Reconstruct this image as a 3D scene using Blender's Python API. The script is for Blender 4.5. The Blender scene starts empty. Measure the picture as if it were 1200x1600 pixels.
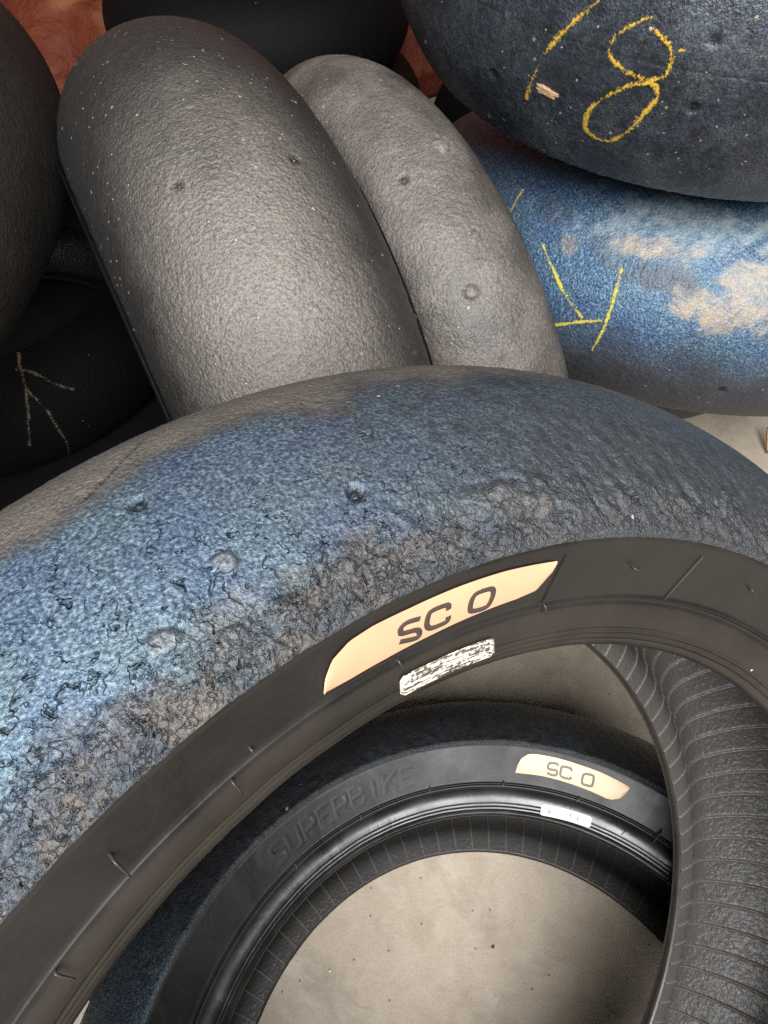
import bpy, math, random
import numpy as np
from mathutils import Matrix, Vector

SC = bpy.context.scene
COL = SC.collection
rad = math.radians

# ------------------------------------------------------------------ camera
cam_data = bpy.data.cameras.new('camera')
cam = bpy.data.objects.new('camera', cam_data)
COL.objects.link(cam)
cam_data.sensor_fit = 'VERTICAL'
cam_data.sensor_height = 36.0
cam_data.sensor_width = 27.0
cam_data.lens = 25.0
cam_data.clip_start = 0.01
cam_data.clip_end = 60.0
right = Vector((0.99982, -0.014596, -0.011901)).normalized()
fwd = Vector((0.0, 0.63194, -0.77502)).normalized()
up = right.cross(fwd).normalized()
right = fwd.cross(up).normalized()
cam.matrix_world = Matrix(((right.x, up.x, -fwd.x, -0.0806),
                           (right.y, up.y, -fwd.y, 0.0309),
                           (right.z, up.z, -fwd.z, 0.7932), (0, 0, 0, 1)))
SC.camera = cam

# ------------------------------------------------------------------ light
world = bpy.data.worlds.new('World')
SC.world = world
world.use_nodes = True
bg = world.node_tree.nodes['Background']
bg.inputs['Color'].default_value = (0.80, 0.90, 1.0, 1)
bg.inputs['Strength'].default_value = 0.012


def area(name, loc, target, sx, sy, power, color):
    d = bpy.data.lights.new(name, 'AREA')
    d.shape = 'RECTANGLE'
    d.size, d.size_y = sx, sy
    d.energy = power
    d.color = color
    o = bpy.data.objects.new(name, d)
    COL.objects.link(o)
    o.location = loc
    o.rotation_euler = (Vector(target) - Vector(loc)).to_track_quat('-Z', 'Y').to_euler()
    return o


area('open_doorway_light', (0.0, -1.45, 2.25), (0.0, 0.45, 0.25), 2.0, 1.5, 225.0, (0.985, 0.99, 1.0))

SC.view_settings.view_transform = 'Standard'
SC.view_settings.look = 'None'
SC.view_settings.gamma = 1.0
SC.view_settings.exposure = 0.0
SC.view_settings.use_curve_mapping = False
SC.render.engine = 'CYCLES'
SC.cycles.max_bounces = 6
SC.cycles.use_denoising = False

# ------------------------------------------------------------------ noise
def _hash(ix, iy, iz, seed):
    h = (ix * 374761393 + iy * 668265263 + iz * 2147483647 + seed * 1274126177) & 0xFFFFFFFF
    h = ((h ^ (h >> 13)) * 1274126177) & 0xFFFFFFFF
    h = ((h ^ (h >> 16)) * 2246822519) & 0xFFFFFFFF
    return (h ^ (h >> 15)) & 0xFFFFFFFF


def vnoise(P, seed=0):
    """smooth value-gradient noise in about -1..1 for points (N,3)"""
    P = np.asarray(P, float) + 1000.0
    I = np.floor(P).astype(np.int64)
    F = P - I
    U = F * F * F * (F * (F * 6 - 15) + 10)
    out = np.zeros(len(P))
    for dx in (0, 1):
        for dy in (0, 1):
            for dz in (0, 1):
                h = _hash(I[:, 0] + dx, I[:, 1] + dy, I[:, 2] + dz, seed)
                gx = (h & 1023) / 511.5 - 1
                gy = ((h >> 10) & 1023) / 511.5 - 1
                gz = ((h >> 20) & 1023) / 511.5 - 1
                w = (U[:, 0] if dx else 1 - U[:, 0]) * (U[:, 1] if dy else 1 - U[:, 1]) * (U[:, 2] if dz else 1 - U[:, 2])
                out += w * (gx * (F[:, 0] - dx) + gy * (F[:, 1] - dy) + gz * (F[:, 2] - dz))
    return out * 1.5


def fbm(P, octaves=3, seed=0, gain=0.5):
    a, s, o = 1.0, 0.0, 0.0
    out = np.zeros(len(P))
    for k in range(octaves):
        out += a * vnoise(P * 2.03 ** k, seed + k * 17)
        o += a
        a *= gain
    return out / o * 1.4


def worley(P, seed=0):
    """nearest and second nearest cell distances and the nearest cell's random number"""
    P = np.asarray(P, float) + 1000.0
    I = np.floor(P).astype(np.int64)
    f1 = np.full(len(P), 9.0)
    f2 = np.full(len(P), 9.0)
    rid = np.zeros(len(P))
    for dx in (-1, 0, 1):
        for dy in (-1, 0, 1):
            for dz in (-1, 0, 1):
                J = I + np.array((dx, dy, dz))
                h = _hash(J[:, 0], J[:, 1], J[:, 2], seed)
                q = np.stack([(h & 1023) / 1023, ((h >> 10) & 1023) / 1023, ((h >> 20) & 1023) / 1023], 1)
                d = np.linalg.norm(J + q - P, axis=1)
                near = d < f1
                f2 = np.where(near, f1, np.minimum(f2, d))
                rid = np.where(near, (h >> 3 & 255) / 255.0, rid)
                f1 = np.where(near, d, f1)
    return f1, f2, rid


def sst(a, b, x):
    t = np.clip((x - a) / (b - a), 0, 1)
    return t * t * (3 - 2 * t)


# ------------------------------------------------------------------ materials
def nodes_of(name):
    m = bpy.data.materials.new(name)
    m.use_nodes = True
    nt = m.node_tree
    return m, nt, nt.nodes['Principled BSDF']


class G:
    """small helper that adds and links shader nodes"""
    def __init__(self, nt):
        self.nt = nt

    def n(self, kind, **kw):
        nd = self.nt.nodes.new(kind)
        for k, v in kw.items():
            setattr(nd, k, v)
        return nd

    def put(self, sock, v):
        if isinstance(v, bpy.types.NodeSocket):
            self.nt.links.new(v, sock)
        elif isinstance(v, (tuple, list)) and len(v) == 3 and sock.type == 'RGBA':
            sock.default_value = (*v, 1)
        else:
            sock.default_value = v

    def coord(self, kind='Object'):
        return self.n('ShaderNodeTexCoord').outputs[kind]

    def scale(self, vec, s):
        m = self.n('ShaderNodeMapping')
        self.put(m.inputs['Vector'], vec)
        m.inputs['Scale'].default_value = s if isinstance(s, tuple) else (s, s, s)
        return m.outputs[0]

    def noise(self, vec, scale, detail=3, rough=0.55, dist=0.0):
        t = self.n('ShaderNodeTexNoise')
        self.put(t.inputs['Vector'], vec)
        t.inputs['Scale'].default_value = scale
        t.inputs['Detail'].default_value = detail
        t.inputs['Roughness'].default_value = rough
        t.inputs['Distortion'].default_value = dist
        return t.outputs['Fac']

    def voro(self, vec, scale, feature='F1', out='Distance', rnd=1.0):
        t = self.n('ShaderNodeTexVoronoi', feature=feature)
        self.put(t.inputs['Vector'], vec)
        t.inputs['Scale'].default_value = scale
        t.inputs['Randomness'].default_value = rnd
        return t.outputs[out]

    def ramp(self, fac, stops):
        r = self.n('ShaderNodeValToRGB')
        e = r.color_ramp.elements
        while len(e) < len(stops):
            e.new(0.5)
        for i, (p, c) in enumerate(stops):
            e[i].position = p
            c = c if isinstance(c, (tuple, list)) else (c, c, c)
            e[i].color = (*c, 1)
        self.put(r.inputs[0], fac)
        return r.outputs[0]

    def mix(self, fac, a, b, mode='MIX'):
        m = self.n('ShaderNodeMix', data_type='RGBA', blend_type=mode)
        self.put(m.inputs[0], fac)
        self.put(m.inputs[6], a)
        self.put(m.inputs[7], b)
        return m.outputs[2]

    def math(self, op, a, b=0.0, clamp=False):
        m = self.n('ShaderNodeMath', operation=op, use_clamp=clamp)
        self.put(m.inputs[0], a)
        self.put(m.inputs[1], b)
        return m.outputs[0]

    def attr(self, name):
        return self.n('ShaderNodeAttribute', attribute_name=name).outputs['Fac']

    def bump(self, height, strength, distance, normal=None):
        b = self.n('ShaderNodeBump')
        self.put(b.inputs['Height'], height)
        b.inputs['Strength'].default_value = strength
        b.inputs['Distance'].default_value = distance
        if normal is not None:
            self.put(b.inputs['Normal'], normal)
        return b.outputs[0]


def tread_material(name, base=(0.020, 0.020, 0.021), dust=(0.17, 0.145, 0.125), blue_lo=(0.028, 0.043, 0.064),
                   blue_hi=(0.105, 0.148, 0.192), teal=(0.28, 0.32, 0.32), tan=(0.52, 0.40, 0.24), fleck=0.5,
                   grain=820.0, bumps=1.0, rough=0.44, bdist=0.0011, spec=0.6, cracks=False):
    m, nt, p = nodes_of(name)
    g = G(nt)
    co = g.coord()
    fine = g.noise(co, grain, 3, 0.6)
    mid = g.noise(co, 150.0, 3, 0.6)
    big = g.noise(co, 22.0, 4, 0.6)
    # heat-blued rubber: dark to light blue grains with teal and violet drift
    blue = g.ramp(fine, [(0.28, tuple(0.5 * c for c in blue_lo)), (0.42, blue_lo), (0.58, blue_hi), (0.78, teal)])
    tint = g.ramp(g.noise(co, 34.0, 3, 0.6), [(0.35, (0.86, 0.86, 0.98)), (0.5, (1, 1, 1)), (0.66, (1.06, 1.04, 0.90))])
    blue = g.mix(1.0, blue, tint, 'MULTIPLY')
    black = g.mix(g.math('MULTIPLY', mid, 0.9), base, tuple(2.1 * c for c in base))
    dustc = g.mix(big, tuple(0.62 * c for c in dust), tuple(1.25 * c for c in dust))
    dustc = g.mix(g.ramp(fine, [(0.35, 0.55), (0.6, 0.0)]), dustc, base)
    bl = g.attr('blue')
    bl2 = g.math('MULTIPLY', bl, g.ramp(g.math('ADD', mid, g.math('MULTIPLY', bl, 0.35)), [(0.36, 0.10), (0.62, 1.0)]))
    c = g.mix(bl2, black, blue)
    c = g.mix(g.attr('pale'), c, g.mix(fine, (0.16, 0.21, 0.25), (0.36, 0.40, 0.38)))
    c = g.mix(g.attr('tan'), c, g.mix(fine, tuple(0.7 * v for v in tan), tuple(1.15 * v for v in tan)))
    c = g.mix(g.attr('dust'), c, dustc)
    c = g.mix(g.attr('pit'), c, (0.006, 0.006, 0.007))
    # short wandering cracks where the rubber has split
    crk = 0.0
    if cracks:
        gate = g.ramp(g.noise(co, 150.0, 2, 0.6), [(0.46, 0.0), (0.56, 1.0)])
        wid = g.math('ADD', 0.45, g.math('MULTIPLY', g.noise(co, 260.0, 2, 0.5), 1.1))
        for sc, w in ((115.0, 0.017), (190.0, 0.024)):
            ln = g.ramp(g.math('DIVIDE', g.math('ABSOLUTE', g.math('SUBTRACT', g.noise(co, sc, 3.0, 0.6, 0.35), 0.5)), wid), [(w * 0.35, 1.0), (w, 0.0)])
            gt = gate if sc < 150 else g.ramp(g.attr('crumb'), [(0.1, 0.0), (0.6, 0.62)])
            crk = g.math('MAXIMUM', crk, g.math('MULTIPLY', ln, gt))
        crk = g.math('MULTIPLY', crk, g.attr('crack'))
        c = g.mix(g.math('MULTIPLY', crk, 0.72), c, (0.007, 0.007, 0.008))
    # flecks of grit pressed into the rubber
    fk = 0.0
    clump = g.noise(co, 14.0, 3, 0.6)
    for sc, r0, share in ((95.0, 0.10, 0.34), (230.0, 0.17, 0.22)):
        vn = g.n('ShaderNodeTexVoronoi')
        g.put(vn.inputs['Vector'], co)
        vn.inputs['Scale'].default_value = sc
        near = g.ramp(g.math('ADD', vn.outputs['Distance'], g.math('MULTIPLY', g.math('SUBTRACT', fine, 0.5), 0.55)), [(r0 - 0.03, 1.0), (r0 + 0.02, 0.0)])
        sep = g.n('ShaderNodeSeparateColor')
        nt.links.new(vn.outputs['Color'], sep.inputs[0])
        pick = g.math('GREATER_THAN', g.math('ADD', sep.outputs[0], g.math('MULTIPLY', g.math('SUBTRACT', clump, 0.62), 1.1)), 1.0 - 0.75 * share * fleck)
        fk = g.math('MAXIMUM', fk, g.math('MULTIPLY', near, pick))
    fcol = g.ramp(sep.outputs[1], [(0.0, (0.42, 0.40, 0.37)), (0.6, (0.26, 0.24, 0.22)), (0.85, (0.40, 0.24, 0.12)), (1.0, (0.16, 0.14, 0.12))])
    c = g.mix(g.math('MULTIPLY', fk, 0.85), c, fcol)
    g.put(p.inputs['Base Color'], c)
    r = g.math('ADD', g.math('MULTIPLY', mid, 0.25), rough - 0.12)
    r = g.math('ADD', r, g.math('MULTIPLY', g.attr('dust'), 0.14))
    r = g.math('SUBTRACT', r, g.math('MULTIPLY', bl2, 0.07))
    r = g.math('SUBTRACT', r, g.math('MULTIPLY', g.attr('crumb'), 0.12))
    g.put(p.inputs['Roughness'], r)
    p.inputs['Specular IOR Level'].default_value = spec
    film = g.math('MULTIPLY', bl2, g.math('SUBTRACT', 1.0, g.attr('dust'), True))
    g.put(p.inputs['Specular Tint'], g.mix(film, (1, 1, 1), (0.62, 0.86, 1.0)))
    g.put(p.inputs['Specular IOR Level'], g.math('ADD', spec, g.math('MULTIPLY', film, 0.05), True))
    h = g.math('ADD', g.math('MULTIPLY', fine, 0.75), g.math('MULTIPLY', g.noise(co, grain * 0.55, 2, 0.5), 0.7))
    h = g.math('ADD', h, g.math('MULTIPLY', fk, 0.5))
    h = g.math('ADD', h, g.math('MULTIPLY', g.attr('crumb'), g.math('MULTIPLY', g.noise(co, 480.0, 4, 0.75), 2.0)))
    if cracks:
        h = g.math('SUBTRACT', h, g.math('MULTIPLY', crk, 1.8))
    g.put(p.inputs['Normal'], g.bump(h, bumps, bdist))
    return m


def sidewall_material(name, base=(0.0095, 0.0090, 0.0083), rough=0.36, spec=0.40):
    m, nt, p = nodes_of(name)
    g = G(nt)
    co = g.coord()
    a = g.noise(co, 26.0, 5, 0.62, 0.4)
    s = g.noise(co, 300.0, 2, 0.5)
    c = g.mix(g.ramp(a, [(0.35, 0.0), (0.68, 1.0)]), base, tuple(v * k for v, k in zip(base, (1.9, 1.75, 1.65))))
    vn = g.n('ShaderNodeTexVoronoi')
    g.put(vn.inputs['Vector'], co)
    vn.inputs['Scale'].default_value = 80.0
    sep = g.n('ShaderNodeSeparateColor')
    nt.links.new(vn.outputs['Color'], sep.inputs[0])
    fk = g.math('MULTIPLY', g.ramp(vn.outputs['Distance'], [(0.035, 1.0), (0.06, 0.0)]), g.math('GREATER_THAN', sep.outputs[0], 0.93))
    c = g.mix(fk, c, (0.4, 0.36, 0.3))
    g.put(p.inputs['Base Color'], c)
    g.put(p.inputs['Roughness'], g.math('ADD', g.math('MULTIPLY', a, 0.42), rough - 0.2))
    p.inputs['Specular IOR Level'].default_value = spec
    h = g.math('ADD', g.math('MULTIPLY', a, 1.0), g.math('MULTIPLY', s, 0.06))
    g.put(p.inputs['Normal'], g.bump(h, 0.35, 0.0012))
    return m


def liner_material(name, base=(0.040, 0.036, 0.032)):
    m, nt, p = nodes_of(name)
    g = G(nt)
    co = g.coord()
    w = g.noise(co, 300.0, 3, 0.55, 1.6)
    w2 = g.voro(co, 330.0, 'SMOOTH_F1')
    c = g.mix(g.noise(co, 18.0, 3), base, tuple(1.7 * v for v in base))
    c = g.mix(g.attr('rib'), c, tuple(3.2 * v for v in base))  # raised ribs painted paler for the light they catch
    g.put(p.inputs['Base Color'], c)
    p.inputs['Roughness'].default_value = 0.40
    p.inputs['Specular IOR Level'].default_value = 0.6
    g.put(p.inputs['Normal'], g.bump(g.math('ADD', w, g.math('MULTIPLY', w2, 0.6)), 0.9, 0.0007))
    return m


def plain(name, color, rough=0.6, metallic=0.0, var=0.12, scale=90.0, bump=0.0, spec=0.5):
    m, nt, p = nodes_of(name)
    g = G(nt)
    co = g.coord()
    n = g.noise(co, scale, 4, 0.6)
    c = g.mix(n, tuple(v * (1 - var * 1.6) for v in color), tuple(min(1, v * (1 + var * 1.6)) for v in color))
    g.put(p.inputs['Base Color'], c)
    p.inputs['Roughness'].default_value = rough
    p.inputs['Metallic'].default_value = metallic
    p.inputs['Specular IOR Level'].default_value = spec
    if bump:
        g.put(p.inputs['Normal'], g.bump(n, 0.6, bump))
    return m


def chalk_material(name, color, cover=0.5):
    m, nt, p = nodes_of(name)
    g = G(nt)
    co = g.coord()
    n = g.noise(co, 520.0, 3, 0.65)
    wide = g.noise(co, 45.0, 3, 0.6)
    k = g.math('ADD', g.math('MULTIPLY', n, 0.55), g.math('MULTIPLY', wide, 0.50))
    k = g.math('SUBTRACT', k, g.math('MULTIPLY', g.attr('edge'), 0.16))
    alpha = g.ramp(k, [(cover - 0.07, 0.0), (cover + 0.05, 0.92)])
    g.put(p.inputs['Base Color'], g.mix(n, tuple(0.55 * c for c in color), tuple(min(1, 1.25 * c) for c in color)))
    p.inputs['Roughness'].default_value = 0.75
    g.put(p.inputs['Alpha'], alpha)
    g.put(p.inputs['Normal'], g.bump(n, 0.8, 0.0006))
    return m


def barcode_material(name, lit, worn):
    """worn foil bar-code strip; u runs along it, v across"""
    m, nt, p = nodes_of(name)
    g = G(nt)
    uv = g.coord('UV')
    streak = g.noise(g.scale(uv, (3.5, 8.0, 1.0)), 1.0, 4, 0.7)
    bars = g.noise(g.scale(uv, (44.0, 0.6, 1.0)), 1.0, 2, 0.6)
    scr = g.noise(g.scale(uv, (26.0, 7.0, 1.0)), 1.0, 3, 0.7)
    if worn:
        v = g.math('ADD', g.math('MULTIPLY', streak, 0.62), g.math('MULTIPLY', scr, 0.40))
        dark = g.ramp(v, [(0.485, 0.0), (0.55, 1.0)])
        c = g.mix(dark, (0.07, 0.06, 0.05), lit)
        p.inputs['Metallic'].default_value = 0.0
        g.put(p.inputs['Roughness'], g.math('ADD', g.math('MULTIPLY', scr, 0.3), 0.16))
        g.put(p.inputs['Normal'], g.bump(v, 0.6, 0.0006))
    else:
        sep = g.n('ShaderNodeSeparateXYZ')
        g.put(sep.inputs[0], uv)
        band = g.math('MULTIPLY', g.math('GREATER_THAN', sep.outputs[1], 0.30), g.math('LESS_THAN', sep.outputs[1], 0.72))
        band = g.math('MULTIPLY', band, g.math('MULTIPLY', g.math('GREATER_THAN', sep.outputs[0], 0.2), g.math('LESS_THAN', sep.outputs[0], 0.86)))
        k = g.math('MULTIPLY', g.math('GREATER_THAN', bars, 0.54), band)
        c = g.mix(k, lit, (0.10, 0.095, 0.085))
        p.inputs['Roughness'].default_value = 0.5
    g.put(p.inputs['Base Color'], c)
    return m


def concrete_material():
    m, nt, p = nodes_of('concrete_floor')
    g = G(nt)
    co = g.coord()
    cloud = g.noise(co, 3.2, 6, 0.62, 0.5)
    mid = g.noise(co, 26.0, 5, 0.65, 0.8)
    fine = g.noise(co, 420.0, 4, 0.65)
    c = g.ramp(g.math('ADD', g.math('MULTIPLY', cloud, 0.6), g.math('MULTIPLY', mid, 0.4)),
               [(0.32, (0.29, 0.230, 0.168)), (0.5, (0.37, 0.308, 0.238)), (0.66, (0.435, 0.372, 0.296))])
    c = g.mix(g.ramp(fine, [(0.34, 0.30), (0.50, 0.0)]), c, (0.18, 0.145, 0.11))
    # worm-like trowel marks
    wv = g.noise(co, 120.0, 2, 0.5, 2.6)
    line = g.ramp(g.math('ABSOLUTE', g.math('SUBTRACT', wv, 0.5)), [(0.0, 1.0), (0.035, 0.0)])
    c = g.mix(g.math('MULTIPLY', line, g.math('MULTIPLY', mid, 0.45)), c, (0.44, 0.385, 0.31))
    st = g.ramp(g.noise(co, 8.0, 6, 0.7, 0.4), [(0.50, 0.0), (0.60, 0.45)])
    c = g.mix(st, c, (0.20, 0.165, 0.125))
    pl = g.ramp(g.noise(co, 13.0, 5, 0.7, 0.3), [(0.56, 0.0), (0.66, 0.5)])
    c = g.mix(pl, c, (0.46, 0.41, 0.345))
    # sparse dark specks and hairline cracks
    vn = g.n('ShaderNodeTexVoronoi', voronoi_dimensions='2D')
    g.put(vn.inputs['Vector'], co)
    vn.inputs['Scale'].default_value = 60.0
    sep = g.n('ShaderNodeSeparateColor')
    nt.links.new(vn.outputs['Color'], sep.inputs[0])
    spk = g.math('MULTIPLY', g.ramp(vn.outputs['Distance'], [(0.04, 1.0), (0.09, 0.0)]), g.math('GREATER_THAN', sep.outputs[0], 0.90))
    c = g.mix(g.math('MULTIPLY', spk, 0.75), c, (0.07, 0.055, 0.045))
    cr = g.noise(co, 5.0, 3, 0.55, 0.6)
    crk = g.ramp(g.math('ABSOLUTE', g.math('SUBTRACT', cr, 0.47)), [(0.0, 1.0), (0.0035, 0.0)])
    crk = g.math('MULTIPLY', crk, g.ramp(g.noise(co, 9.0, 2), [(0.60, 0.0), (0.66, 0.6)]))
    c = g.mix(crk, c, (0.12, 0.10, 0.08))
    g.put(p.inputs['Base Color'], c)
    g.put(p.inputs['Roughness'], g.math('ADD', g.math('MULTIPLY', mid, 0.3), 0.5))
    h = g.math('ADD', g.math('MULTIPLY', fine, 0.5), g.math('MULTIPLY', mid, 0.8))
    h = g.math('SUBTRACT', h, g.math('MULTIPLY', crk, 0.6))
    g.put(p.inputs['Normal'], g.bump(h, 0.5, 0.0012))
    return m


# ------------------------------------------------------------------ meshes
def link_mesh(name, verts, faces, mat, parent=None, attrs=None, uv=None, smooth=True):
    me = bpy.data.meshes.new(name)
    verts = np.asarray(verts, np.float32)
    if isinstance(faces, np.ndarray):
        n = len(faces)
        me.vertices.add(len(verts))
        me.vertices.foreach_set('co', verts.ravel())
        me.loops.add(n * 4)
        me.loops.foreach_set('vertex_index', faces.astype(np.int32).ravel())
        me.polygons.add(n)
        me.polygons.foreach_set('loop_start', np.arange(0, 4 * n, 4, dtype=np.int32))
        me.polygons.foreach_set('loop_total', np.full(n, 4, np.int32))
        me.update(calc_edges=True)
    else:
        me.from_pydata(verts.tolist(), [], faces)
    for k, v in (attrs or {}).items():
        a = me.attributes.new(k, 'FLOAT', 'POINT')
        a.data.foreach_set('value', np.asarray(v, np.float32).ravel())
    if uv is not None:
        lay = me.uv_layers.new(name='UVMap')
        idx = np.zeros(len(me.loops), np.int32)
        me.loops.foreach_get('vertex_index', idx)
        lay.data.foreach_set('uv', np.asarray(uv, np.float32)[idx].ravel())
    me.polygons.foreach_set('use_smooth', np.full(len(me.polygons), smooth))
    me.materials.append(mat)
    me.validate()
    o = bpy.data.objects.new(name, me)
    COL.objects.link(o)
    if parent is not None:
        o.parent = parent
    return o


def ring_faces(nu, nv):
    """quads of a sheet with nv rows across and nu columns around, closed around"""
    i = np.arange(nv - 1)[:, None]
    j = np.arange(nu)[None, :]
    k = (j + 1) % nu
    f = np.stack([i * nu + j, i * nu + k, (i + 1) * nu + k, (i + 1) * nu + j], -1)
    return f.reshape(-1, 4)


class Tyre:
    """geometry of one tyre: axis along local z, half profile bead - sidewall - crown"""
    RB = 0.2145

    def __init__(self, c, ax, R, re, ze, zb=0.0585):
        self.c, self.ax = np.array(c, float), np.array(ax, float) / np.linalg.norm(ax)
        self.R, self.re, self.ze, self.zb = R, re, ze, zb
        self.rho = ((R - re) ** 2 + ze ** 2) / (2 * (R - re))
        th = math.asin(min(1.0, ze / self.rho))
        self.TH = math.pi - th if R - re > self.rho else th
        self.L = self.rho * self.TH
        a = self.ax
        t = np.array([1.0, 0, 0]) if abs(a[0]) < .8 else np.array([0, 1.0, 0])
        u = np.cross(t, a)
        u /= np.linalg.norm(u)
        self.u, self.v = u, np.cross(a, u)

    def matrix(self):
        m = Matrix.Identity(4)
        for i in range(3):
            m[i][0], m[i][1], m[i][2], m[i][3] = self.u[i], self.v[i], self.ax[i], self.c[i]
        return m

    def rz(self, s):
        """(r, z, nr, nz) of the outer surface; |s|<=1 tread, 1..2 sidewall"""
        s = np.asarray(s, float)
        t = np.abs(s)
        sg = np.sign(s)
        a = self.TH * np.clip(s, -1, 1)
        r, z = self.R - self.rho + self.rho * np.cos(a), self.rho * np.sin(a)
        nr, nz = np.cos(a), np.sin(a)
        k = t - 1
        dr, dz = self.RB - self.re, self.zb - self.ze
        ln = math.hypot(dr, dz)
        sw = t > 1
        r = np.where(sw, self.re + dr * k, r)
        z = np.where(sw, sg * (self.ze + dz * k), z)
        nr = np.where(sw, dz / ln, nr)
        nz = np.where(sw, sg * -dr / ln, nz)
        return r, z, nr, nz

    def at(self, th, s, off=0.0):
        r, z, nr, nz = self.rz(s)
        r, z = r + nr * off, z + nz * off
        th = np.asarray(th, float)
        return np.stack([r * np.cos(th), r * np.sin(th), z + 0 * th], -1)


def columns(lo, hi, step, coarse=0.03):
    a = np.arange(lo, hi, step)
    rest = np.linspace(hi, lo + 2 * math.pi, max(8, int((lo + 2 * math.pi - hi) / coarse)), endpoint=False)
    return np.concatenate([a, rest])


def build_tread(t, root, mat, rng, step, rows, shape, dense_from=None):
    """shape(th, s, P, t) -> offset along the normal and a dict of masks"""
    th = columns(rng[0], rng[1], step)
    s = np.linspace(-1, 1, rows)
    if dense_from is not None:
        s = np.concatenate([np.linspace(-1, dense_from, 40, endpoint=False), np.linspace(dense_from, 1, rows - 40)])
    T, S = np.meshgrid(th, s)
    T, S = T.ravel(), S.ravel()
    P = t.at(T, S)
    h, masks = shape(T, S, P, t)
    fade = sst(rng[0] - 0.02, rng[0] + 0.06, T) * (1 - sst(rng[1] - 0.06, rng[1] + 0.02, T))
    fade = np.where((T >= rng[0]) & (T <= rng[1]), fade, 0)
    r, z, nr, nz = t.rz(S)
    h = h * fade
    h = h + 0.0011
    r, z = r + nr * h, z + nz * h
    V = np.stack([r * np.cos(T), r * np.sin(T), z], -1)
    nu = len(th)
    # the tread's edge folds in over the sidewall on both sides
    V = V.reshape(rows, nu, 3)
    k0, k1 = V[0].copy(), V[-1].copy()
    for e, sg in ((k0, -1), (k1, 1)):
        rr = np.linalg.norm(e[:, :2], axis=1, keepdims=True)
        e[:, :2] *= (rr - 0.0035) / rr
        e[:, 2] -= sg * 0.0045
    V = np.concatenate([k0[None], V, k1[None]])
    masks = {k: np.concatenate([m[:nu], m, m[-nu:]]) for k, m in ((k, np.broadcast_to(m, T.shape)) for k, m in masks.items())}
    return link_mesh('tread', V.reshape(-1, 3), ring_faces(nu, rows + 2), mat, root, masks)


def build_walls(t, root, mat, bead_mat, side, n=360, roll=0.0012):
    """one sidewall with its fine rim line, then the bead below it"""
    dr, dz = t.RB - t.re, t.zb - t.ze
    ln = math.hypot(dr, dz)
    nr, nz = dz / ln, -dr / ln
    th = np.linspace(0, 2 * math.pi, n, endpoint=False)
    kl = (t.re - 0.2347) / (t.re - t.RB)
    ks = np.unique(np.concatenate([np.linspace(0, kl - 0.05, 14), kl + np.array([-.05, -.03, -.018, -.008, 0, .008, .02, .034, .05, .07])]))
    off = 0.0010 * np.exp(-((ks - kl) / 0.014) ** 2) - 0.0009 * np.exp(-((ks - kl - 0.035) / 0.018) ** 2)
    off[0] = -0.0012
    r, z = t.re + dr * ks + nr * off, t.ze + dz * ks + nz * off
    V = np.stack([r[:, None] * np.cos(th), r[:, None] * np.sin(th), side * z[:, None] + 0 * th], -1)
    f = ring_faces(n, len(ks))
    if side < 0:
        f = f[:, ::-1]
    link_mesh('sidewall', V.reshape(-1, 3), f[:, ::-1], mat, root)
    kb = np.concatenate([np.linspace(kl + .07, 0.97, 34), [0.985, 0.995, 1.0]])
    q = (kb - kl - .07) / (1 - kl - .07)
    ob = roll * np.sin(math.pi * np.clip(q * 1.05, 0, 1)) ** 0.8 - 0.0002 + 0.00034 * np.sin(q * 40) * sst(.45, .7, q) * (q < .97)
    r, z = t.re + dr * kb + nr * ob, t.ze + dz * kb + nz * ob
    # round the heel, then the toe on the inside
    hr = [t.RB - 0.0009, t.RB - 0.0014, t.RB - 0.0012, t.RB - 0.0007, t.RB + 0.0003]
    hz = [t.zb - 0.0010, t.zb - 0.0026, t.zb - 0.0045, t.zb - 0.0056, t.zb - 0.0062]
    r, z = np.concatenate([r, hr]), np.concatenate([z, hz])
    wob = 0.00025 * fbm(np.stack([np.cos(th) * 9, np.sin(th) * 9, 0 * th + side], 1), 3)
    V = np.stack([(r[:, None] + wob) * np.cos(th), (r[:, None] + wob) * np.sin(th), side * z[:, None] + 0 * th], -1)
    f = ring_faces(n, len(r))
    link_mesh('bead', V.reshape(-1, 3), f if side < 0 else f[:, ::-1], bead_mat, root)


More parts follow.
